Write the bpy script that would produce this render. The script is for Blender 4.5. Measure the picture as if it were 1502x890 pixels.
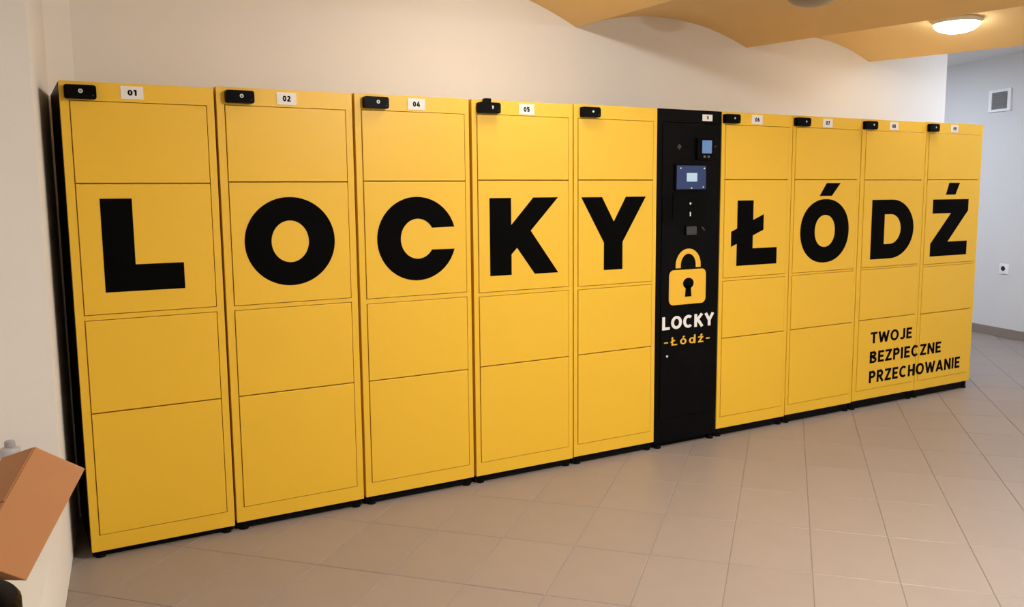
import bpy, bmesh, math, random
from mathutils import Matrix, Vector
random.seed(4)
for _o in list(bpy.data.objects): bpy.data.objects.remove(_o)
SC = bpy.context.scene
COL = SC.collection

# ------------------------------------------------------------------ camera, world, exposure
FZ = 0.045                                   # floor is z=0; the locker row was measured from its own foot line
cam_d = bpy.data.cameras.new('camera'); cam = bpy.data.objects.new('camera', cam_d); COL.objects.link(cam)
cam_d.sensor_width = 36.0; cam_d.lens = 1281.04/1502*36.0; cam_d.clip_start = 0.02
_yaw, _pitch, _roll = 0.52806, -0.12467, -0.00894
_f = Vector((math.sin(_yaw)*math.cos(_pitch), math.cos(_yaw)*math.cos(_pitch), math.sin(_pitch)))
_r = Vector((math.cos(_yaw), -math.sin(_yaw), 0)); _u = _r.cross(_f)
_r2 = math.cos(_roll)*_r + math.sin(_roll)*_u; _u2 = -math.sin(_roll)*_r + math.cos(_roll)*_u
cam.matrix_world = Matrix(((_r2.x, _u2.x, -_f.x, 0.0), (_r2.y, _u2.y, -_f.y, -4.056), (_r2.z, _u2.z, -_f.z, 1.5153+FZ), (0, 0, 0, 1)))
SC.camera = cam
W = bpy.data.worlds.new('world'); SC.world = W; W.use_nodes = True
W.node_tree.nodes['Background'].inputs[0].default_value = (0.55, 0.6, 0.7, 1)
W.node_tree.nodes['Background'].inputs[1].default_value = 0.15
vs = SC.view_settings; vs.view_transform = 'Standard'; vs.look = 'None'; vs.gamma = 1.0; vs.use_curve_mapping = False
vs.exposure = 0.0
WARM = (1.0, 0.98, 0.93); COOL = (0.79, 0.90, 1.08)
WARM_STRENGTH = 43.0; FILL_STRENGTH = 480.0; COOL_STRENGTH = 13.5

# ------------------------------------------------------------------ materials
def lin(r, g, b):
    f = lambda c: c/12.92 if c <= 0.04045 else ((c+0.055)/1.055)**2.4
    return (f(r/255), f(g/255), f(b/255), 1)
MATS = {}
def mat(name, col, rough=0.5, metal=0.0, noise=0.0, nscale=8.0, bump=0.0, bscale=60.0, spec=0.5, rnd=0.0, emit=None, estr=0.0, coat=0.0):
    m = bpy.data.materials.new(name); m.use_nodes = True
    nt = m.node_tree; b = nt.nodes['Principled BSDF']; L = nt.links
    b.inputs['Roughness'].default_value = rough; b.inputs['Metallic'].default_value = metal
    b.inputs['Specular IOR Level'].default_value = spec; b.inputs['Coat Weight'].default_value = coat
    b.inputs['Base Color'].default_value = col
    tc = nt.nodes.new('ShaderNodeTexCoord')
    if noise > 0 or rnd > 0:
        hs = nt.nodes.new('ShaderNodeHueSaturation'); hs.inputs['Color'].default_value = col
        add = nt.nodes.new('ShaderNodeMath'); add.operation = 'ADD'; add.inputs[0].default_value = 1.0-noise/2-rnd/2
        L.new(add.outputs[0], hs.inputs['Value']); L.new(hs.outputs[0], b.inputs['Base Color'])
        mix = nt.nodes.new('ShaderNodeMath'); mix.operation = 'MULTIPLY_ADD'
        tn = nt.nodes.new('ShaderNodeTexNoise'); tn.inputs['Scale'].default_value = nscale; tn.inputs['Detail'].default_value = 6
        L.new(tc.outputs['Object'], tn.inputs['Vector'])
        L.new(tn.outputs[0], mix.inputs[0]); mix.inputs[1].default_value = noise
        oi = nt.nodes.new('ShaderNodeObjectInfo'); mm = nt.nodes.new('ShaderNodeMath'); mm.operation = 'MULTIPLY'
        mm.inputs[1].default_value = rnd; L.new(oi.outputs['Random'], mm.inputs[0]); L.new(mm.outputs[0], mix.inputs[2])
        L.new(mix.outputs[0], add.inputs[1])
    if bump > 0:
        t2 = nt.nodes.new('ShaderNodeTexNoise'); t2.inputs['Scale'].default_value = bscale; t2.inputs['Detail'].default_value = 4
        bp = nt.nodes.new('ShaderNodeBump'); bp.inputs['Strength'].default_value = bump; bp.inputs['Distance'].default_value = 0.004
        L.new(tc.outputs['Object'], t2.inputs['Vector']); L.new(t2.outputs[0], bp.inputs['Height']); L.new(bp.outputs[0], b.inputs['Normal'])
    if emit:
        b.inputs['Emission Color'].default_value = (*emit, 1); b.inputs['Emission Strength'].default_value = estr
    MATS[name] = m
    return m
mat('yellow', (0.84, 0.512, 0.030, 1), 0.42, noise=0.03, nscale=3, bump=0.03, bscale=180)
mat('black_steel', (0.003, 0.003, 0.0035, 1), 0.4, noise=0.1, nscale=4, spec=0.05)
mat('black_vinyl', (0.0025, 0.0025, 0.0025, 1), 0.6, noise=0.1, spec=0.02)
mat('black_plastic', (0.002, 0.002, 0.002, 1), 0.35, spec=0.05)
mat('rubber', (0.004, 0.004, 0.004, 1), 0.7, spec=0.08)
mat('white_plate', (0.80, 0.79, 0.77, 1), 0.45)
mat('white_vinyl', (0.85, 0.85, 0.85, 1), 0.5)
mat('yellow_vinyl', (0.86, 0.50, 0.03, 1), 0.5)
mat('icon', (0.75, 0.76, 0.78, 1), 0.4)
mat('dim_icon', (0.12, 0.12, 0.13, 1), 0.4)
mat('grey_lens', (0.035, 0.036, 0.045, 1), 0.25)
mat('screen_blue', (0.012, 0.03, 0.11, 1), 0.2, emit=(0.035, 0.075, 0.26), estr=0.15)
mat('screen_light', (0.1, 0.2, 0.4, 1), 0.2, emit=(0.13, 0.28, 0.62), estr=0.25)
mat('screen_white', (0.32, 0.44, 0.52, 1), 0.2, emit=(0.50, 0.75, 0.95), estr=0.35)
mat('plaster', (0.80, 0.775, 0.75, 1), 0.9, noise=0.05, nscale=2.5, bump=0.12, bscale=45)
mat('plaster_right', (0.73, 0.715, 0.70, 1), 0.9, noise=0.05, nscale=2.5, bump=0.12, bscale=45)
mat('fitting_white', (0.90, 0.89, 0.88, 1), 0.45)
mat('vault_paint', (0.87, 0.63, 0.30, 1), 0.85, noise=0.05, nscale=2.5, bump=0.12, bscale=45)
mat('ceiling_white', (0.80, 0.79, 0.77, 1), 0.9, noise=0.03)
mat('tile', (0.298, 0.247, 0.219, 1), 0.42, noise=0.10, nscale=7, rnd=0.05, bump=0.05, bscale=40, spec=0.3)
mat('grout', (0.28, 0.235, 0.205, 1), 0.9, noise=0.2, nscale=20)
mat('base_tile', (0.27, 0.215, 0.18, 1), 0.5, noise=0.1)
mat('cardboard', (0.53, 0.245, 0.098, 1), 0.8, noise=0.06, nscale=14, bump=0.05, bscale=90)
mat('card_edge', (0.36, 0.18, 0.08, 1), 0.85, noise=0.1)
mat('tape', (0.5, 0.26, 0.10, 1), 0.3)
mat('bottle_white', (0.47, 0.455, 0.48, 1), 0.35)
mat('cap_grey', (0.36, 0.35, 0.37, 1), 0.4)
mat('lamp_white', (0.75, 0.73, 0.70, 1), 0.5)
mat('lamp_grey', (0.30, 0.28, 0.25, 1), 0.35)
mat('lamp_warm', (0.9, 0.85, 0.8, 1), 0.4, emit=WARM, estr=WARM_STRENGTH)
mat('lamp_right', (0.9, 0.85, 0.8, 1), 0.4, emit=WARM, estr=WARM_STRENGTH*0.62)
mat('front_right_fill', (0.9, 0.85, 0.8, 1), 0.4, emit=WARM, estr=FILL_STRENGTH*0.75)
mat('front_fill', (0.9, 0.85, 0.8, 1), 0.4, emit=WARM, estr=FILL_STRENGTH)
mat('cool_fill', (0.9, 0.9, 0.9, 1), 0.4, emit=COOL, estr=COOL_STRENGTH)
mat('vent_grey', (0.30, 0.295, 0.29, 1), 0.5)
mat('dark_hole', (0.01, 0.01, 0.01, 1), 0.6)

# ------------------------------------------------------------------ mesh helpers
def obj(name, bm, material, parent=None, smooth=False):
    bmesh.ops.recalc_face_normals(bm, faces=bm.faces)
    me = bpy.data.meshes.new(name); bm.to_mesh(me); bm.free()
    if smooth:
        for p in me.polygons: p.use_smooth = True
    me.materials.append(MATS[material])
    o = bpy.data.objects.new(name, me); COL.objects.link(o)
    if parent: o.parent = parent
    return o
def tag(o, label, cat, group=None):
    o['label'] = label; o['category'] = cat
    if group: o['group'] = group
    return o
def empty(name, loc, label, cat, group=None):
    o = bpy.data.objects.new(name, None); COL.objects.link(o); o.location = loc; o.empty_display_size = 0.1
    return tag(o, label, cat, group)
def struct(o, label=None):
    o['kind'] = 'structure'
    if label: o['label'] = label
    return o
def add_box(bm, x0, x1, y0, y1, z0, z1, bev=0.0):
    r = bmesh.ops.create_cube(bm, size=1.0)
    vs_ = r['verts']
    for v in vs_: v.co = ((x0+x1)/2+v.co.x*(x1-x0), (y0+y1)/2+v.co.y*(y1-y0), (z0+z1)/2+v.co.z*(z1-z0))
    if bev > 0:
        es = list({e for v in vs_ for e in v.link_edges})
        bmesh.ops.bevel(bm, geom=es, offset=bev, segments=2, affect='EDGES', profile=0.5)
    return bm
def box(*a, **k): return add_box(bmesh.new(), *a, **k)
def add_prism(bm, pts, y_front, y_back):
    """polygon in the x,z plane, given depth along y"""
    fr = [bm.verts.new((x, y_front, z)) for x, z in pts]; bk = [bm.verts.new((x, y_back, z)) for x, z in pts]
    bm.faces.new(fr); bm.faces.new(bk[::-1]); n = len(pts)
    for i in range(n): bm.faces.new((fr[i], fr[(i+1) % n], bk[(i+1) % n], bk[i]))
    return bm
def prism(*a): return add_prism(bmesh.new(), *a)
def add_ring(bm, outer, inner, yf, yb, closed=True):
    """strip between two equally long outlines in x,z"""
    n = len(outer)
    O = [(bm.verts.new((x, yf, z)), bm.verts.new((x, yb, z))) for x, z in outer]
    I = [(bm.verts.new((x, yf, z)), bm.verts.new((x, yb, z))) for x, z in inner]
    for i in range(n if closed else n-1):
        j = (i+1) % n
        bm.faces.new((O[i][0], O[j][0], I[j][0], I[i][0])); bm.faces.new((O[i][1], I[i][1], I[j][1], O[j][1]))
        bm.faces.new((O[i][0], O[i][1], O[j][1], O[j][0])); bm.faces.new((I[i][0], I[j][0], I[j][1], I[i][1]))
    if not closed:
        for i in (0, n-1): bm.faces.new((O[i][0], I[i][0], I[i][1], O[i][1]))
    return bm
def ell(cx, cz, rx, rz, a0=0.0, a1=360.0, n=48, p=2.0):
    out = []
    full = abs(a1-a0) >= 359.9
    for i in range(n):
        a = math.radians(a0+(a1-a0)*i/(n if full else n-1))
        c, s = math.cos(a), math.sin(a)
        out.append((cx+rx*math.copysign(abs(c)**(2/p), c), cz+rz*math.copysign(abs(s)**(2/p), s)))
    return out
def add_lathe(bm, prof, loc=(0, 0, 0), n=28):
    """profile of (radius, z) from bottom to top, turned about z"""
    rings = []
    for r, z in prof:
        if r < 1e-6: rings.append([bm.verts.new((loc[0], loc[1], loc[2]+z))])
        else: rings.append([bm.verts.new((loc[0]+r*math.cos(2*math.pi*i/n), loc[1]+r*math.sin(2*math.pi*i/n), loc[2]+z)) for i in range(n)])
    for A, B in zip(rings, rings[1:]):
        for i in range(n):
            j = (i+1) % n
            if len(A) == 1 and len(B) == 1: continue
            if len(A) == 1: bm.faces.new((A[0], B[j], B[i]))
            elif len(B) == 1: bm.faces.new((A[i], A[j], B[0]))
            else: bm.faces.new((A[i], A[j], B[j], B[i]))
    return bm
def lathe(*a, **k): return add_lathe(bmesh.new(), *a, **k)
def rrect(x0, x1, z0, z1, r, n=5):
    out = []
    for cx, cz, a0 in ((x1-r, z1-r, 0), (x0+r, z1-r, 90), (x0+r, z0+r, 180), (x1-r, z0+r, 270)):
        for i in range(n+1):
            a = math.radians(a0+90*i/n); out.append((cx+r*math.cos(a), cz+r*math.sin(a)))
    return out

# ------------------------------------------------------------------ lettering: stroke glyphs, unit height
def arc(cx, cy, rx, ry, a0, a1, n=14): return [(cx+rx*math.cos(math.radians(a0+(a1-a0)*i/n)), cy+ry*math.sin(math.radians(a0+(a1-a0)*i/n))) for i in range(n+1)]
def glyph(ch, t):
    h = t/2; lo, hi = h, 1-h
    S = []; w = 0.62
    if ch == '0': w = .66; S = [arc(w/2, .5, w/2-h, .5-h, 0, 360, 24)]
    elif ch == '1': w = .40; S = [[(.02, .78), (w-h, .96), ], [(w-h, 0), (w-h, 1)]]
    elif ch == '2': w = .62; S = [arc(w/2, .69, w/2-h, .31-h, 165, -35) + [(h*.9, lo)], [(0, lo), (w, lo)]]
    elif ch == '4': w = .68; S = [[(.46, 1), (.06, .27)], [(0, .27), (w, .27)], [(.50, 0), (.50, .62)]]
    elif ch == '5': w = .62; S = [[(.56, hi), (.12, hi)], [(.13, 1), (.09, .52)], arc(w/2-.02, .34, w/2-h+.01, .34-h, 140, -155)]
    elif ch == '6': w = .64; S = [arc(w/2, .34, w/2-h, .34-h, 0, 360, 22), [(h+.01, .36), (.14, .66), (.42, .99)]]
    elif ch == '7': w = .60; S = [[(0, hi), (w, hi)], [(w-h, hi), (.2, 0)]]
    elif ch == '8': w = .64; S = [arc(w/2, .285, w/2-h, .285-h*.8, 0, 360, 20), arc(w/2, .74, w/2-h-.03, .26-h, 0, 360, 20)]
    elif ch == '9': w = .64; S = [arc(w/2, .66, w/2-h, .34-h, 0, 360, 22), [(w-h-.01, .64), (w-.14, .34), (w-.42, .01)]]
    elif ch in 'LŁ':
        w = .56; S = [[(h, 0), (h, 1)], [(0, lo), (w, lo)]]
        if ch == 'Ł': S = [[(h+.08, 0), (h+.08, 1)], [(.08, lo), (w+.06, lo)], [(0, .38), (.40, .62)]]; w = .64
    elif ch in 'Oo': w = .80; S = [arc(w/2, .5, w/2-h, .5-h, 0, 360, 28)]
    elif ch == 'C': w = .74; S = [arc(w/2+.02, .5, w/2-h+.02, .5-h, 48, 312, 22)]
    elif ch == 'K': w = .70; S = [[(h, 0), (h, 1)], [(.58, 1), (h+.02, .42)], [(.26, .58), (.61, 0)]]
    elif ch == 'Y': w = .70; S = [[(.07, 1), (w/2, .44)], [(w-.07, 1), (w/2, .44)], [(w/2, 0), (w/2, .5)]]
    elif ch == 'T': w = .62; S = [[(0, hi), (w, hi)], [(w/2, 0), (w/2, hi)]]
    elif ch == 'W': w = 1.0; S = [[(.06, 1), (.28, 0)], [(.28, 0.02), (.50, .92)], [(.50, .92), (.72, 0.02)], [(.72, 0), (.94, 1)]]
    elif ch == 'J': w = .50; S = [[(w-h, 1), (w-h, .27)] + arc(w/2-.02, .27, w/2-h+.02, .27-h, 0, -150, 10)]
    elif ch == 'E': w = .54; S = [[(h, 0), (h, 1)], [(0, lo), (w, lo)], [(0, hi), (w, hi)], [(0, .51), (w-.05, .51)]]
    elif ch == 'B': w = .62; S = [[(h, 0), (h, 1)], [(0, hi), (.34, hi)] + arc(.34, .76, .20-h*.6, .24-h, 90, -90, 10) + [(0, .52)], [(0, .52), (.36, .52)] + arc(.36, .27-.005, .255-h, .265-h, 90, -90, 10) + [(0, lo)]]
    elif ch in 'Zz': w = .60; S = [[(0, hi), (w, hi)], [(0, lo), (w, lo)], [(w-h*1.1, hi), (h*1.1, lo)]]
    elif ch == 'P' or ch == 'R':
        w = .60; S = [[(h, 0), (h, 1)], [(0, hi), (.32, hi)] + arc(.32, .70, .28-h, .30-h, 90, -90, 10) + [(0, .40+h)]]
        if ch == 'R': w = .64; S.append([(.30, .45), (.57, 0)])
    elif ch == 'I': w = t; S = [[(h, 0), (h, 1)]]
    elif ch == 'N': w = .68; S = [[(h, 0), (h, 1)], [(w-h, 0), (w-h, 1)], [(h, .97), (w-h, .03)]]
    elif ch == 'H': w = .68; S = [[(h, 0), (h, 1)], [(w-h, 0), (w-h, 1)], [(h, .5), (w-h, .5)]]
    elif ch == 'A': w = .74; S = [[(.07, 0), (w/2, .96)], [(w-.07, 0), (w/2, .96)], [(.18, .26), (w-.18, .26)]]
    elif ch == 'ó': w = .60; S = [arc(w/2, .36, w/2-h, .36-h, 0, 360, 22), [(.26, .80), (.40, 1.0)]]
    elif ch == 'd': w = .62; S = [arc(w/2-.02, .36, w/2-h-.02, .36-h, 0, 360, 22), [(w-h, 0), (w-h, 1.02)]]
    elif ch == 'ź': w = .52; S = [[(.0, .72-h), (w, .72-h)], [(0, lo), (w, lo)], [(w-h*1.2, .72-h), (h*1.2, lo)], [(.24, .80), (.38, 1.0)]]
    elif ch == '-': w = .36; S = [[(0, .40), (w, .40)]]
    return w, S
def stroke(bm, pts, t, yf, yb):
    P = [Vector(p) for p in pts]
    closed = (P[0]-P[-1]).length < 1e-6
    if closed: P = P[:-1]
    n = len(P); Lp, Rp = [], []
    for i in range(n):
        a = P[i-1] if (i > 0 or closed) else None
        b = P[(i+1) % n] if (i < n-1 or closed) else None
        d1 = (P[i]-a).normalized() if a is not None else None
        d2 = (b-P[i]).normalized() if b is not None else None
        if d1 is None: d1 = d2
        if d2 is None: d2 = d1
        n1 = Vector((-d1.y, d1.x)); n2 = Vector((-d2.y, d2.x)); m = (n1+n2)
        m = m.normalized() if m.length > 1e-6 else n1
        k = min(1.8, 1/max(0.2, m.dot(n1)))
        Lp.append(tuple(P[i]+m*t/2*k)); Rp.append(tuple(P[i]-m*t/2*k))
    add_ring(bm, Lp, Rp, yf, yb, closed)
def text_width(s, t, gap): return sum(glyph(c, t)[0] for c in s)+gap*(len(s)-1)
def add_glyph(bm, ch, x, z, sx, sz, t, yf, yb):
    """one glyph, left foot at x,z; sx, sz metres per unit"""
    w, S = glyph(ch, t)
    b2 = bmesh.new()
    for q_, st in enumerate(S): stroke(b2, st, t, yf-.00012*q_, yb)
    for v in b2.verts: v.co.x = x+v.co.x*sx; v.co.z = z+v.co.z*sz
    me = bpy.data.meshes.new('tmp'); b2.to_mesh(me); b2.free(); bm.from_mesh(me); bpy.data.meshes.remove(me)
    return w
def text(bm, s, x0, x1, z0, z1, t, yf, yb, gap=0.12):
    sx = (x1-x0)/text_width(s, t, gap); x = x0
    for c in s: x += (add_glyph(bm, c, x, z0, sx, z1-z0, t, yf, yb)+gap)*sx
    return bm

# ------------------------------------------------------------------ the room
CEIL = 2.95
def plan_wall(name, pts, z0, z1, material='plaster', parent=None):
    """vertical wall from a plan polygon"""
    bm = bmesh.new()
    lo = [bm.verts.new((x, y, z0)) for x, y in pts]; hi = [bm.verts.new((x, y, z1)) for x, y in pts]; n = len(pts)
    bm.faces.new(lo[::-1]); bm.faces.new(hi)
    for i in range(n): bm.faces.new((lo[i], lo[(i+1) % n], hi[(i+1) % n], hi[i]))
    return obj(name, bm, material, parent)
YB = 0.75                                             # face of the back wall
lw = lambda y: 0.166+0.12*y                            # face of the left wall
# right wall runs askew
RD = Vector((math.sin(0.261), math.cos(0.261))); RM = Vector((9.17, 1.304))
rw = lambda y: RM.x+RD.x/RD.y*(y-RM.y)
struct(plan_wall('wall_back', [(-0.6, YB), (7.20, YB), (7.20, YB+0.25), (-0.6, YB+0.25)], 0, 3.1), 'off-white plastered wall behind the row of lockers')
wl = struct(plan_wall('wall_left', [(lw(-.2), -.2), (lw(.60), .60), (.362, YB), (-0.6, YB), (-0.6, -.2)], 0, 3.1), 'off-white plastered side wall beside the first locker')
plan_wall('window_breast', [(lw(-1.5), -1.5), (lw(-.2), -.2), (-0.6, -.2), (-0.6, -1.5)], 0, 0.345, parent=wl)
plan_wall('niche_back', [(-0.6, -1.5), (-0.45, -1.5), (-0.45, -.2), (-0.6, -.2)], 0.345, 2.5, parent=wl)
plan_wall('lintel', [(lw(-1.5), -1.5), (lw(-.2), -.2), (-0.6, -.2), (-0.6, -1.5)], 2.5, 3.1, parent=wl)
plan_wall('side_return', [(-1.3, -1.5), (-0.6, -1.5), (-0.6, -1.35), (-1.3, -1.35)], 0, 3.1, parent=wl)
plan_wall('side_run', [(-1.45, -6.2), (-1.3, -6.2), (-1.3, -1.35), (-1.45, -1.35)], 0, 3.1, parent=wl)
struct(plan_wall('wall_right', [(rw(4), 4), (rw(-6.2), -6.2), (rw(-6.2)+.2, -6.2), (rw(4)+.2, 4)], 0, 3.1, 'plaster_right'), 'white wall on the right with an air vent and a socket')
struct(plan_wall('wall_front', [(-1.45, -6.2), (rw(-6.2)+.2, -6.2), (rw(-6.2)+.2, -6.35), (-1.45, -6.35)], 0, 3.1))
struct(plan_wall('wall_far', [(7.0, 4), (rw(4)+.2, 4), (rw(4)+.2, 4.15), (7.0, 4.15)], 0, 3.1))
struct(plan_wall('wall_passage', [(6.85, YB+.25), (7.0, YB+.25), (7.0, 4.15), (6.85, 4.15)], 0, 3.1))
# vaulted ceiling: shallow barrel vaults that meet in sharp ridges
def ridges(y):
    k = YB-y
    return [(-2.6, 2.80), (-1.2, 2.79), (0.30, 2.785), (1.80, 2.775), (3.30+.03*k, 2.579+FZ), (4.81+.20*k, 2.562+FZ), (6.175+.30*k, 2.55+FZ)]
RISE = 0.135
bm = bmesh.new(); rows = []
NY, NS = 14, 16
for iy in range(NY+1):
    y = YB-(YB+6.2)*iy/NY; R = ridges(y); row = []
    for (xa, za), (xb, zb) in zip(R, R[1:]):
        for s in range(NS):
            u = s/NS; row.append((xa+(xb-xa)*u, y, za+(zb-za)*u+RISE*(1-(2*u-1)**2)))
    row.append((R[-1][0], y, R[-1][1])); row.append((R[-1][0]+.12, y, R[-1][1]+.05)); row.append((R[-1][0]+.16, y, 3.06)); row.append((R[0][0], y, 3.06))
    rows.append([bm.verts.new(c) for c in row])
for A, B in zip(rows, rows[1:]):
    for i in range(len(A)): bm.faces.new((A[i], A[(i+1) % len(A)], B[(i+1) % len(A)], B[i]))
bm.faces.new(rows[0]); bm.faces.new(rows[-1][::-1])
vault = obj('ceiling', bm, 'vault_paint', smooth=True); struct(vault, 'warm yellow vaulted ceiling with sharp ridges between the bays')
for p in vault.data.polygons: p.use_smooth = True
vault.data.set_sharp_from_angle(angle=math.radians(20))
struct(plan_wall('ceiling_right', [(5.9, 4.15), (rw(4)+.2, 4.15), (rw(-6.2)+.2, -6.35), (5.9, -6.35)], CEIL, CEIL+.1, 'ceiling_white'), 'flat white ceiling over the right end of the room')
# baseboard along the right wall
bm = bmesh.new(); q = 0.014; y0, y1 = 4.0, -6.2
co = [(rw(y0), y0, 0), (rw(y1), y1, 0)]
n_ = Vector((-RD.y, RD.x))
v = [bm.verts.new((x+dx*n_.x*q, y+dx*n_.y*q, z)) for x, y, _ in co for dx in (0, 1) for z in (0, .095)]
for f in ((0, 1, 5, 4), (2, 6, 7, 3), (1, 3, 7, 5), (0, 4, 6, 2), (0, 2, 3, 1), (4, 5, 7, 6)): bm.faces.new([v[i] for i in f])
struct(obj('baseboard_right', bm, 'base_tile'), 'brown tile skirting along the right wall')
# floor: grout bed with single tiles laid diagonally
floor = struct(obj('floor', box(-1.5, 11.0, -6.4, 4.2, -0.12, -0.003), 'grout'), 'beige tiled floor laid diagonally')
TA = math.radians(42.2); TU, TV = 0.335, 0.50         # tile pitch across and along
du = Vector((math.sin(TA), -math.cos(TA))); dv = Vector((math.cos(TA), math.sin(TA)))
U0, V0 = 3.475, 0.915
tb = bmesh.new(); g = 0.0017
add_box(tb, -TU/2+g, TU/2-g, -TV/2+g, TV/2-g, -0.010, 0.0, bev=0.0)
bmesh.ops.bevel(tb, geom=[e for e in tb.edges if all(vv.co.z > -0.001 for vv in e.verts)], offset=0.002, segments=1, affect='EDGES')
tile_me = None; stuff = bmesh.new(); nt_ = 0
fwd = Vector((math.sin(_yaw), math.cos(_yaw)))
tiles = []
for i in range(-34, 34):
    for j in range(-34, 34):
        c = du*(U0+(i+.5)*TU)+dv*(V0+(j+.5)*TV)
        x, y = c
        if not (-1.2 < x < rw(y)-.05 and -6.1 < y < 3.9): continue
        if y > YB-.05 and x < 7.25: continue
        if y > -1.5 and x < lw(y)+.02: continue
        d = Vector((x, y+4.056)); dep = d.dot(fwd); lat = d.dot(Vector((math.cos(_yaw), -math.sin(_yaw))))
        vis = dep > 1.9 and abs(lat)/dep < 0.66 and not (y > 0.25 and x < 6.4)
        tiles.append((dep if vis else 1e3+dep, x, y, vis))
tiles.sort()
for k, (dep, x, y, vis) in enumerate(tiles):
    M = Matrix.Translation((x, y, 0)) @ Matrix.Rotation(math.atan2(dv.y, dv.x)-math.pi/2, 4, 'Z')
    if vis and k < 290:
        if tile_me is None:
            o = obj('tile', tb, 'tile', floor); tile_me = o.data
        else:
            o = bpy.data.objects.new('tile', tile_me); COL.objects.link(o); o.parent = floor
        o.matrix_local = M @ Matrix.Translation((0, 0, random.uniform(-.0004, .0004)))
    else:
        b2 = bmesh.new(); b2.from_mesh(tile_me); b2.transform(M); me = bpy.data.meshes.new('t'); b2.to_mesh(me); b2.free(); stuff.from_mesh(me); bpy.data.meshes.remove(me)
o = obj('tile_field', stuff, 'tile', floor); o['kind'] = 'stuff'

# ------------------------------------------------------------------ lockers
DEPTH = 0.58
def Zs(seq): return [z+FZ for z in seq]
LOCK = {  # x left, x right, door left, door right, [top, door top, seam, divider up, divider low, seam, door bottom, bottom]
 1: (.246, .853, .279, .822, [1.990, 1.913, 1.574, 1.021, 1.000, .598, .058, -.014]),
 2: (.864, 1.491, .897, 1.459, [1.998, 1.920, 1.580, 1.018, .999, .597, .066, -.004]),
 3: (1.504, 2.119, 1.535, 2.094, [2.001, 1.924, 1.583, 1.006, .983, .594, .070, -.001]),
 4: (2.135, 2.764, 2.163, 2.736, [2.001, 1.928, 1.588, .996, .977, .598, .070, -.002]),
 5: (2.771, 3.360, 2.797, 3.333, [2.004, 1.929, 1.589, .991, .975, .599, .073, .003]),
 7: (3.871, 4.487, 3.900, 4.458, [2.005, 1.929, 1.592, .977, .960, .594, .083, .009]),
 8: (4.494, 5.162, 4.519, 5.137, [2.006, 1.931, 1.592, .975, .962, .596, .083, .014]),
 9: (5.170, 5.871, 5.210, 5.843, [2.006, 1.930, 1.590, .975, .963, .601, .088, .020]),
 10: (5.877, 6.565, 5.907, 6.534, [2.009, 1.930, 1.592, .964, .950, .595, .085, .016])}
# devices: x left, x right, icon x ; plates: x left, x right
DEV = {1: (.262, .381, .322), 2: (.900, 1.024, .968), 3: (1.544, 1.669, 1.614), 4: (2.164, 2.292, 2.244), 5: (2.810, 2.933, 2.881),
       7: (3.874, 3.996, 3.948), 8: (4.496, 4.625, 4.581), 9: (5.172, 5.295, 5.252), 10: (5.880, 5.985, 5.943)}
PLATE = {1: (.476, .565), 2: (1.132, 1.222), 3: (1.779, 1.873), 4: (2.419, 2.513), 7: (4.119, 4.213), 8: (4.770, 4.864), 9: (5.455, 5.549), 10: (6.162, 6.251)}
NUM = {1: '01', 2: '02', 3: '04', 4: '05', 7: '06', 8: '07', 9: '08', 10: '09'}
LETTER = {1: 'L', 2: 'O', 3: 'C', 4: 'K', 5: 'Y', 7: 'Ł', 8: 'Ó', 9: 'D', 10: 'Ź'}
LABEL = {1: 'yellow steel locker with the big black letter L, plate 01, nearest the left wall',
 2: 'yellow steel locker with the big black round letter O and plate 02',
 3: 'yellow steel locker with the big black letter C and plate 04',
 4: 'yellow steel locker with the big black letter K and plate 05',
 5: 'yellow steel locker with the big black letter Y, beside the black terminal, without number plate',
 7: 'yellow steel locker with the big black crossed letter Ł, right of the black terminal',
 8: 'yellow steel locker with the big black accented letter Ó and plate 07',
 9: 'yellow steel locker with the big black letter D and the word TWOJE low down',
 10: 'yellow steel locker with the big black accented letter Ź at the right end of the row'}
YV = -0.0036                                          # front of vinyl lettering; door skin is at y=-0.003
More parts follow.
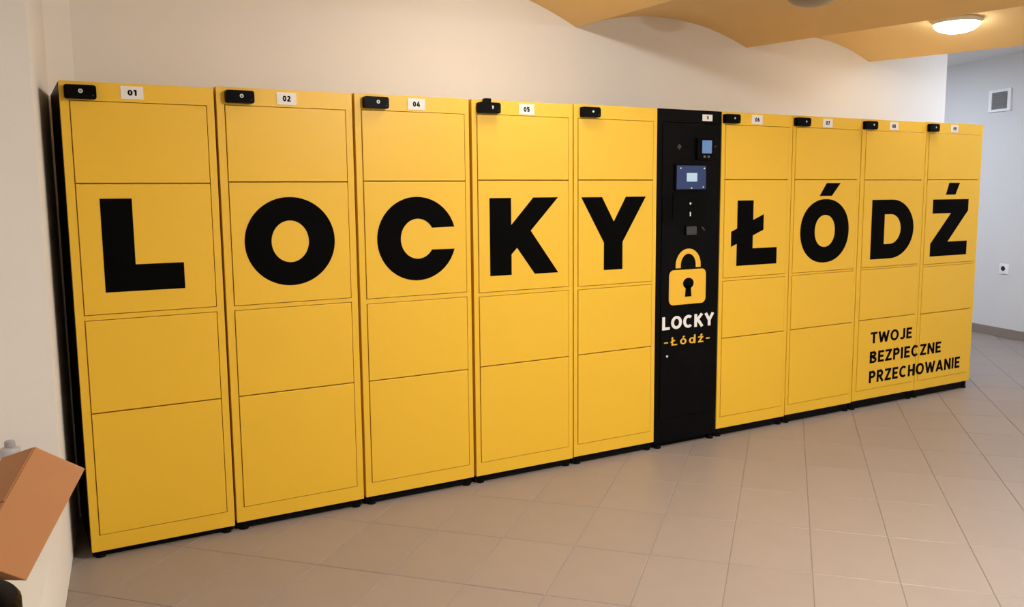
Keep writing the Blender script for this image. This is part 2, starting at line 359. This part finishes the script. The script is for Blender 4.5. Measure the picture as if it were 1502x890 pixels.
def letter_mesh(ch, x0, z0):
    bm = bmesh.new(); yf, yb = YV, -0.0028
    P = lambda pts: add_prism(bm, [(x-x0, z+FZ-z0) for x, z in pts], yf, yb)
    E = lambda cx, cz, rx, rz, **k: [(x-x0, z+FZ-z0) for x, z in ell(cx, cz, rx, rz, **k)]
    if ch == 'L': P([(.368, 1.511), (.493, 1.511), (.493, 1.230), (.690, 1.230), (.690, 1.115), (.368, 1.115)])
    elif ch == 'O': add_ring(bm, E(1.170, 1.305, .213, .206, n=64), E(1.168, 1.305, .088, .097, n=64), yf, yb)
    elif ch == 'C':
        n = 44
        add_ring(bm, E(1.815, 1.2955, .2165, .2105, a0=15.5, a1=344.2, n=n), E(1.818, 1.2955, .093, .1005, a0=32, a1=325.5, n=n), yf, yb, False)
    elif ch == 'K': P([(2.232, 1.495), (2.364, 1.495), (2.364, 1.351), (2.503, 1.496), (2.664, 1.496), (2.486, 1.317), (2.664, 1.081), (2.510, 1.081), (2.399, 1.227), (2.364, 1.193), (2.364, 1.083), (2.232, 1.083)])
    elif ch == 'Y': P([(2.818, 1.494), (2.962, 1.494), (3.046, 1.354), (3.131, 1.494), (3.278, 1.494), (3.110, 1.235), (3.110, 1.077), (2.976, 1.077), (2.976, 1.235)])
    elif ch == 'Ł': P([(4.012, 1.462), (4.151, 1.462), (4.151, 1.338), (4.244, 1.373), (4.244, 1.273), (4.151, 1.239), (4.151, 1.157), (4.369, 1.157), (4.369, 1.050), (4.012, 1.050), (4.012, 1.190), (3.962, 1.172), (3.962, 1.268), (4.012, 1.287)])
    elif ch == 'Ó':
        add_ring(bm, E(4.824, 1.2485, .240, .2145, n=64, p=2.12), E(4.823, 1.2485, .099, .1075, n=64, p=2.12), yf, yb)
        P([(4.826, 1.570), (4.965, 1.570), (4.881, 1.484), (4.760, 1.484)])
    elif ch == 'D':
        o_ = [(5.301, 1.032), (5.301, 1.452)]+ell(5.520, 1.242, .252, .210, a0=90, a1=-90, n=30)
        i_ = [(5.443, 1.137), (5.443, 1.348)]+ell(5.512, 1.2425, .113, .1055, a0=90, a1=-90, n=30)
        add_ring(bm, [(x-x0, z+FZ-z0) for x, z in o_], [(x-x0, z+FZ-z0) for x, z in i_], yf, yb)
    elif ch == 'Ź':
        P([(5.988, 1.447), (6.425, 1.447), (6.425, 1.360), (6.187, 1.129), (6.430, 1.129), (6.430, 1.023), (5.978, 1.023), (5.978, 1.119), (6.211, 1.343), (5.988, 1.343)])
        P([(6.172, 1.570), (6.305, 1.570), (6.255, 1.481), (6.137, 1.481)])
    return bm
def slogan_glyphs():
    out = []
    for s, x0, x1, z0, z1 in (('TWOJE', 5.345, 5.812, .424, .506), ('BEZPIECZNE', 5.345, 6.174, .280, .365), ('PRZECHOWANIE', 5.345, 6.424, .134, .222)):
        t, gap = .19, .13
        sx = (x1-x0)/text_width(s, t, gap); x = x0
        for c in s:
            w = glyph(c, t)[0]*sx; out.append((c, x, z0+FZ, sx, z1-z0, t, x+w/2)); x += w+gap*sx
    return out
SLOGAN = slogan_glyphs()
GROUP = 'yellow lockers in the row'
for k, (xl, xr, dl, dr, lev) in LOCK.items():
    top, dt, s1, du_, dl_, s3, db, bot = Zs(lev)
    x0 = (xl+xr)/2
    root = empty('locker', (x0, 0, 0), LABEL[k], 'locker', GROUP)
    X = lambda x: x-x0
    # carcass: body behind, stiles and rails in front
    bm = bmesh.new()
    add_box(bm, X(xl), X(xr), 0.022, DEPTH, bot, top, bev=0.002)
    y0, y1 = 0.0, 0.0225; b = 0.001
    add_box(bm, X(xl), X(dl), y0, y1, bot, top, bev=b); add_box(bm, X(dr), X(xr), y0, y1, bot, top, bev=b)
    add_box(bm, X(dl)-.001, X(dr)+.001, y0, y1, dt, top, bev=b); add_box(bm, X(dl)-.001, X(dr)+.001, y0, y1, bot, db, bev=b)
    add_box(bm, X(dl)-.001, X(dr)+.001, y0, y1, dl_, du_, bev=b*.8)
    obj('carcass', bm, 'yellow', root)
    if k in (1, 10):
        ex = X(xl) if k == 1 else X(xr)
        ep = obj('shade_panel', box(ex-.002, ex+.002, 0.030, DEPTH-.004, bot+.004, top-.004), 'black_steel', root); ep['label'] = 'black sheet in place of the shade at the row end'  # black sheet stands in for the shade beside the first locker
    # four doors
    gp = 0.0036
    for n, (za, zb) in enumerate(((s1, dt), (du_, s1), (s3, dl_), (db, s3))):
        zc = (za+zb)/2
        d = obj('door', box(X(dl)+gp, X(dr)-gp, -0.003, 0.016, za-zc+gp*.75, zb-zc-gp*.75, bev=0.0018), 'yellow', root)
        d.location = (0, 0, zc)
        if n == 1:
            L_ = obj('letter', letter_mesh(LETTER[k], x0, zc), 'black_vinyl', d); L_['label'] = 'large black vinyl letter '+LETTER[k]
        if n == 3 and k in (9, 10):
            for c, gx, gz, sx, sz, t, mid in SLOGAN:
                if gx < 5.874 < 2*mid-gx or (mid < 5.874) == (k == 9):
                    bm = bmesh.new(); add_glyph(bm, c, gx-x0, gz-zc, sx, sz, t, YV-.0006, 0.0)
                    if gx < 5.874 < 2*mid-gx:                              # a letter across the joint is cut between the two lockers
                        bmesh.ops.bisect_plane(bm, geom=bm.verts[:]+bm.edges[:]+bm.faces[:], plane_co=((X(xr)-.0005) if k == 9 else (X(xl)+.0005), 0, 0),
                                               plane_no=(1, 0, 0), clear_outer=(k == 9), clear_inner=(k == 10))
                    if len(bm.verts) < 3: bm.free(); continue
                    bm.verts.index_update(); bm.verts.ensure_lookup_table(); left = set(bm.verts)
                    while left:                                            # each loose piece of a cut letter on its own
                        isl, todo = set(), [next(iter(left))]
                        while todo:
                            v = todo.pop()
                            if v in isl: continue
                            isl.add(v); todo += [e.other_vert(v) for e in v.link_edges]
                        left -= isl
                        if gx < 5.874 < 2*mid-gx and c == 'C':
                            b3 = bm.copy(); keep = {v.index for v in isl}; b3.verts.ensure_lookup_table()
                            bmesh.ops.delete(b3, geom=[v for v in b3.verts if v.index not in keep], context='VERTS')
                            obj('slogan_letter', b3, 'black_vinyl', d)
                        else:
                            obj('slogan_letter', bm.copy(), 'black_vinyl', d); break
                    bm.free()
    # recessed plinth and feet
    obj('plinth', box(X(xl)+.004, X(xr)-.004, 0.024, DEPTH-.03, 0.004, bot+.001), 'rubber', root)
    for fx in (X(xl)+.035, X(xr)-.035):
        obj('foot', lathe([(0, 0), (.022, 0), (.022, .012), (.010, .016), (.010, bot+.001), (0, bot+.001)], (fx, 0.026, 0), n=14), 'rubber', root)
    # black lock housing on the top rail
    a, c, ix = DEV[k]; zh0, zh1 = top-.070, top-.015
    if k == 1: zh0, zh1 = 1.917+FZ, 1.973+FZ
    bm = prism(rrect(X(a), X(c), zh0, zh1, .009), -0.030, 0.0005)
    bmesh.ops.bevel(bm, geom=[e for e in bm.edges if all(v.co.y < -.029 for v in e.verts)], offset=.003, segments=2, affect='EDGES')
    h = obj('lock_housing', bm, 'black_plastic', root); h['label'] = 'black lock housing with a small white mark'
    bm = bmesh.new(); zi = (zh0+zh1)/2+.003
    if k <= 3:
        add_ring(bm, ell(X(ix), zi, .0085, .0085, n=18), ell(X(ix), zi, .0052, .0052, n=18), -.0306, -.0298)
        add_box(bm, X(ix)-.004, X(ix)+.004, -.0306, -.0298, zi-.0012, zi+.0012)
    elif k == 4: add_prism(bm, [(X(ix)-.004, zi+.009), (X(ix)+.006, zi+.007), (X(ix)+.003, zi-.009), (X(ix)-.002, zi-.009)], -.0306, -.0298)
    else: add_prism(bm, ell(X(ix), zi, .0062, .0062, n=14), -.0306, -.0298)
    obj('mark', bm, 'icon', h)
    obj('sensor_dot', prism(ell(X(c)-.013, zh0+.014, .0022, .0022, n=10), -.0305, -.0298), 'dim_icon', h)
    if k == 4:
        bm = prism(rrect(X(2.198), X(2.237), zh1-.002, zh1+.020, .004), -.027, -.004)
        kn = obj('button', bm, 'black_plastic', h); kn['label'] = 'small black button on top of the lock housing'
    # number plate
    if k in PLATE:
        pa, pb = PLATE[k]; pz0, pz1 = top-.067, top-.012
        if k == 1: pz0, pz1 = 1.926+FZ, 1.979+FZ
        pl = obj('number_plate', prism(rrect(X(pa), X(pb), pz0, pz1, .002, 2), -.0022, .0006), 'white_plate', root)
        w = (pb-pa)*.40; m = X((pa+pb)/2)
        nb = obj('number', text(bmesh.new(), NUM[k], m-w/2, m+w/2, pz0+.0145, pz1-.0145, .24, -.0030, -.0020, gap=.13), 'black_vinyl', pl)

# ------------------------------------------------------------------ black terminal
xl, xr = 3.366, 3.865; x0 = (xl+xr)/2
X = lambda x: x-x0
root = empty('terminal', (x0, 0, 0), 'tall black self-service terminal with screens and a yellow padlock emblem', 'terminal')
top, bot = 2.005+FZ, 0.030
bm = bmesh.new()
add_box(bm, X(xl), X(xr), .022, DEPTH, bot, top, bev=.002)
add_box(bm, X(xl), X(xl)+.034, 0, .0225, bot, top, bev=.002); add_box(bm, X(xr)-.034, X(xr), 0, .0225, bot, top, bev=.002)
add_box(bm, X(xl)+.033, X(xr)-.033, 0, .0225, 1.929+FZ, top, bev=.002); add_box(bm, X(xl)+.033, X(xr)-.033, 0, .0225, bot, .134+FZ, bev=.002)
obj('carcass', bm, 'black_steel', root)
obj('plinth', box(X(xl)+.02, X(xr)-.02, .03, DEPTH-.03, 0.003, bot+.001), 'rubber', root)
for fx in (X(xl)+.035, X(xr)-.035): obj('foot', lathe([(0, 0), (.022, 0), (.022, .012), (.010, .016), (.010, bot+.001), (0, bot+.001)], (fx, 0.015, 0), n=14), 'rubber', root)
zc = 1.03+FZ
d = obj('door', box(X(xl)+.0365, X(xr)-.0365, -.003, .016, .1365+FZ-zc, 1.9265+FZ-zc, bev=.0018), 'black_steel', root); d.location = (0, 0, zc)
Q = lambda pts: [(x-x0, z+FZ-zc) for x, z in pts]
p = obj('number_plate', prism([(x-x0, z+FZ) for x, z in rrect(3.709, 3.788, 1.943, 1.982, .002, 2)], -.0022, .0006), 'white_plate', root)
obj('number', text(bmesh.new(), '1', X(3.741), X(3.756), 1.953+FZ, 1.972+FZ, .26, -.003, -.002), 'grey_lens', p)
# card reader with a little display
rd = obj('card_reader', prism(Q(rrect(3.656, 3.786, 1.711, 1.842, .008)), -.022, .001), 'black_plastic', d)
o = obj('display', prism(Q(rrect(3.692, 3.769, 1.749, 1.827, .003)), -.0228, -.0215), 'screen_light', rd); o['label'] = 'small light blue display'
for bx in (3.712, 3.744): obj('key', prism(Q(rrect(bx-.008, bx+.008, 1.722, 1.736, .003, 3)), -.0235, -.0215), 'dim_icon', rd)
obj('diamond_mark', prism(Q([(3.528-.018, 1.786), (3.528, 1.804), (3.528+.018, 1.786), (3.528, 1.768)]), -.0037, -.0025), 'grey_lens', d)
obj('screw', prism(Q(ell(3.815, 1.792, .004, .004, n=10)), -.0045, -.0025), 'dim_icon', d)
# main touch screen
sb = obj('touch_screen', prism(Q(rrect(3.490, 3.740, 1.525, 1.683, .005)), -.016, .001), 'black_plastic', d)
o = obj('display', prism(Q(rrect(3.500, 3.731, 1.535, 1.675, .003)), -.0168, -.0155), 'screen_blue', sb); o['label'] = 'dark blue touch screen with a white square'
obj('menu_tile', prism(Q(rrect(3.578, 3.661, 1.580, 1.631, .002, 2)), -.0173, -.0165), 'screen_white', sb)
for mx, mz in ((3.530, 1.659), (3.717, 1.659), (3.617, 1.541), (3.710, 1.547)): obj('screen_icon', prism(Q(ell(mx, mz, .0055, .0045, n=8)), -.0173, -.0165), 'icon', sb)
# payment panel under the screen
pp = obj('payment_panel', prism(Q(rrect(3.482, 3.741, 1.352, 1.518, .005)), -.008, .001), 'black_plastic', d)
obj('panel_mark', prism(Q(ell(3.618, 1.449, .007, .007, n=12)), -.0087, -.0076), 'icon', pp)
obj('panel_mark', prism(Q(rrect(3.614, 3.623, 1.372, 1.398, .003, 3)), -.0087, -.0076), 'icon', pp)
obj('ticket_slot', prism(Q(rrect(3.405, 3.472, 1.333, 1.497, .004)), -.006, .001), 'black_plastic', d)
sc_ = obj('code_scanner', prism(Q(rrect(3.580, 3.672, 1.255, 1.315, .004)), -.014, .001), 'black_plastic', d)
obj('scanner_window', prism(Q(rrect(3.586, 3.666, 1.260, 1.310, .003)), -.0147, -.0135), 'grey_lens', sc_)
obj('latch', prism(Q([(3.708, 1.305), (3.722, 1.305), (3.742, 1.283), (3.730, 1.283)]), -.008, .001), 'grey_lens', d)
# padlock emblem
pe = obj('padlock_emblem', prism(Q(rrect(3.463, 3.757, .836, 1.049, .034, 6)), YV-.0004, -.0025), 'yellow_vinyl', d); pe['label'] = 'yellow padlock emblem with black keyhole'
bm = bmesh.new()
oo = [(3.513, 1.060)]+ell(3.6125, 1.076, .0995, .100, a0=180, a1=0, n=26)+[(3.712, 1.060)]
ii = [(3.553, 1.060)]+ell(3.6125, 1.076, .0605, .069, a0=180, a1=0, n=26)+[(3.672, 1.060)]
add_ring(bm, Q(oo), Q(ii), YV-.0004, -.0025, False); obj('shackle', bm, 'yellow_vinyl', pe)
bm = bmesh.new(); add_prism(bm, Q(ell(3.615, .964, .043, .034, n=26)), YV-.0012, YV); add_prism(bm, Q([(3.595, .950), (3.635, .950), (3.641, .882), (3.589, .882)]), YV-.0012, YV)
obj('keyhole', bm, 'black_vinyl', pe)
def word(s, x0_, x1_, z0, z1, t, material, name, gap):
    sx = (x1_-x0_)/text_width(s, t, gap); x = x0_
    for c in s:
        bm = bmesh.new(); w = add_glyph(bm, c, x-x0, z0+FZ-zc, sx, z1-z0, t, YV-.0004, -.0025); obj(name, bm, material, d); x += (w+gap)*sx
word('LOCKY', 3.413, 3.829, .688, .768, .21, 'white_vinyl', 'white_letter', .10)
word('-Łódź-', 3.430, 3.798, .588, .640, .15, 'yellow_vinyl', 'yellow_letter', .26)
obj('rivet', prism(Q(ell(3.454, .525, .008, .007, n=12)), -.005, -.0025), 'icon', d)

# ------------------------------------------------------------------ lamps and added fill lamps
def vault_z(x, y):
    R = ridges(y)
    for (xa, za), (xb, zb) in zip(R, R[1:]):
        if xa <= x <= xb:
            u = (x-xa)/(xb-xa); return za+(zb-za)*u+RISE*(1-(2*u-1)**2)
    return CEIL
def dome_lamp(x, y, label, material, group=None, r=.155, z=None):
    z = vault_z(x, y) if z is None else z
    root = empty('ceiling_lamp', (x, y, z), label, 'lamp', group)
    obj('base', lathe([(0, -.030), (r*.98, -.030), (r, -.022), (r, .0), (0, .0)], n=36), 'lamp_white', root)
    prof = [(0, -.030-.062)]+[(r*.95*math.sin(a), -.030-.062*math.cos(a)) for a in [math.radians(9*i) for i in range(1, 10)]]+[(r*.95, -.030), (0, -.030)]
    obj('diffuser', lathe(prof, n=36), material, root, smooth=True)
    return root
dome_lamp(5.83, -.22, 'glowing white dome lamp under the vault at upper right', 'lamp_right', 'dome lamps')
dome_lamp(4.28, -.31, 'unlit grey dome lamp cut off by the top edge of the picture', 'lamp_grey', 'dome lamps')
dome_lamp(2.40, -.36, 'lit dome lamp in the bay above the letter C locker', 'lamp_warm', 'dome lamps')
dome_lamp(2.6, -2.8, 'unseen dome lamp added as fill in the bay opposite the letter C locker', 'front_fill', 'dome lamps')  # added out of view to raise the ambient light on the locker fronts
dome_lamp(5.2, -4.2, 'unseen dome lamp added as fill in the middle bay near the front wall', 'front_right_fill', 'dome lamps')  # second added lamp out of view, fills the right half
def fill_panel(x, y, label, w=.9, l=.9):  # added panels out of view, in place of cool daylight from the right
    root = empty('fill_panel', (x, y, CEIL), label, 'lamp', 'added fill panels')
    obj('frame', box(-w/2-.02, w/2+.02, -l/2-.02, l/2+.02, -.035, 0), 'lamp_white', root)
    obj('diffuser', box(-w/2, w/2, -l/2, l/2, -.042, -.034), 'cool_fill', root)
fill_panel(7.45, -.5, 'unseen square cool white fill panel added on the white ceiling in front of the lockers')
fill_panel(7.85, 2.5, 'unseen square cool white fill panel added on the white ceiling beyond the end of the back wall')

# ------------------------------------------------------------------ right wall fittings
RN = Vector((-RD.y, RD.x))                            # points into the room
def on_right_wall(name, y, z, label, cat):
    root = empty(name, (rw(y), y, z), label, cat)
    # local x runs along the wall (towards the camera), local -y into the room
    root.matrix_world = Matrix(((-RD.x, -RN.x, 0, rw(y)), (-RD.y, -RN.y, 0, y), (0, 0, 1, z), (0, 0, 0, 1)))
    return root
vt = on_right_wall('air_vent', 1.46, 2.448+FZ, 'white square air vent with grey louvres high on the right wall', 'vent')
bm = bmesh.new(); a, b_ = .148, .116
add_box(bm, -a, -a+.045, -.020, 0, -b_, b_, bev=.003); add_box(bm, a-.045, a, -.020, 0, -b_, b_, bev=.003)
add_box(bm, -a+.044, a-.044, -.020, 0, b_-.028, b_, bev=.003); add_box(bm, -a+.044, a-.044, -.020, 0, -b_, -b_+.028, bev=.003)
obj('frame', bm, 'fitting_white', vt); obj('backing', box(-a+.04, a-.04, -.006, 0, -b_+.02, b_-.02), 'vent_grey', vt)
for i in range(9):
    z = -b_+.038+i*.0192; bm = box(-a+.044, a-.044, -.0015, .0015, -.009, .009)
    bm.transform(Matrix.Rotation(math.radians(-38), 4, 'X')); o = obj('louvre', bm, 'vent_grey', vt); o.location = (0, -.011, z)
so = on_right_wall('wall_socket', 1.285, .683+FZ, 'white wall socket with a dark round opening low on the right wall', 'socket')
a = .060
obj('cover', prism(rrect(-a, a, -.052, .052, .008), -.010, 0), 'fitting_white', so)
obj('rim', add_ring(bmesh.new(), ell(-.008, .002, .040, .036, n=24), ell(-.008, .002, .030, .027, n=24), -.013, -.008), 'fitting_white', so)
obj('opening', prism(ell(-.008, .002, .029, .026, n=24), -.0105, -.0085), 'dark_hole', so)

# ------------------------------------------------------------------ left corner: bottle on the window sill, bin with a carton
bt = empty('bottle', (-.026, -.30, .345), 'pale grey plastic bottle standing on the sill behind the carton', 'bottle')
obj('body', lathe([(0, 0), (.033, 0), (.036, .006), (.036, .195), (.033, .217), (.026, .229), (.019, .235), (0, .235)], n=28), 'bottle_white', bt)
obj('collar', lathe([(0, .233), (.034, .233), (.0355, .238), (.0355, .268), (.033, .274), (.022, .278), (0, .278)], n=28), 'bottle_white', bt)
obj('cap', lathe([(0, .276), (.0165, .276), (.0185, .279), (.0185, .298), (.014, .303), (0, .304)], n=24), 'cap_grey', bt)
# carton: lower corner rests on the lid of the black bin
CK = 0.60
O_ = Vector((0, -4.056, 1.5153))
P0 = O_+CK*(Vector((.057, -.374, .584))-O_); P0.z += FZ
ax = Vector((.163, .009, -.115)).normalized(); ay = Vector((-.228, -.171, -.336)); ay = (ay-ax*ay.dot(ax)).normalized(); az = ax.cross(ay)
La, Lb, Lc = .2002*CK, .4409*CK, .26
if az.y < 0: az = -az
ct = empty('carton', tuple(P0), 'brown cardboard carton lying tilted on the black bin in the lower left corner', 'box')
ct.matrix_world = Matrix(((ax.x, ay.x, az.x, P0.x), (ax.y, ay.y, az.y, P0.y), (ax.z, ay.z, az.z, P0.z), (0, 0, 0, 1)))
th = .003
obj('body', box(0, La, 0, Lb, 0, Lc, bev=.0015), 'cardboard', ct)
for s in (0, 1):
    obj('flap', box(-th, 0.0002, .002+s*Lb/2, Lb/2*(1+s)-.001, .002, Lc-.002, bev=.001), 'cardboard', ct)
low = P0+ax*La+ay*Lb
bz = (low+az*Lc).z-.001
bn = empty('waste_bin', (low.x-.195, low.y+.14, 0), 'black plastic bin under the cardboard carton at the left edge', 'bin')
obj('body', lathe([(0, 0), (.125, 0), (.130, .01), (.172, bz-.05), (.172, bz-.045), (0, bz-.045)], n=40), 'black_plastic', bn, smooth=False)
obj('lid', lathe([(0, bz-.046), (.180, bz-.046), (.183, bz-.040), (.183, bz-.012), (.176, bz-.002), (.10, bz-.001), (0, bz-.001)], n=40), 'black_plastic', bn)
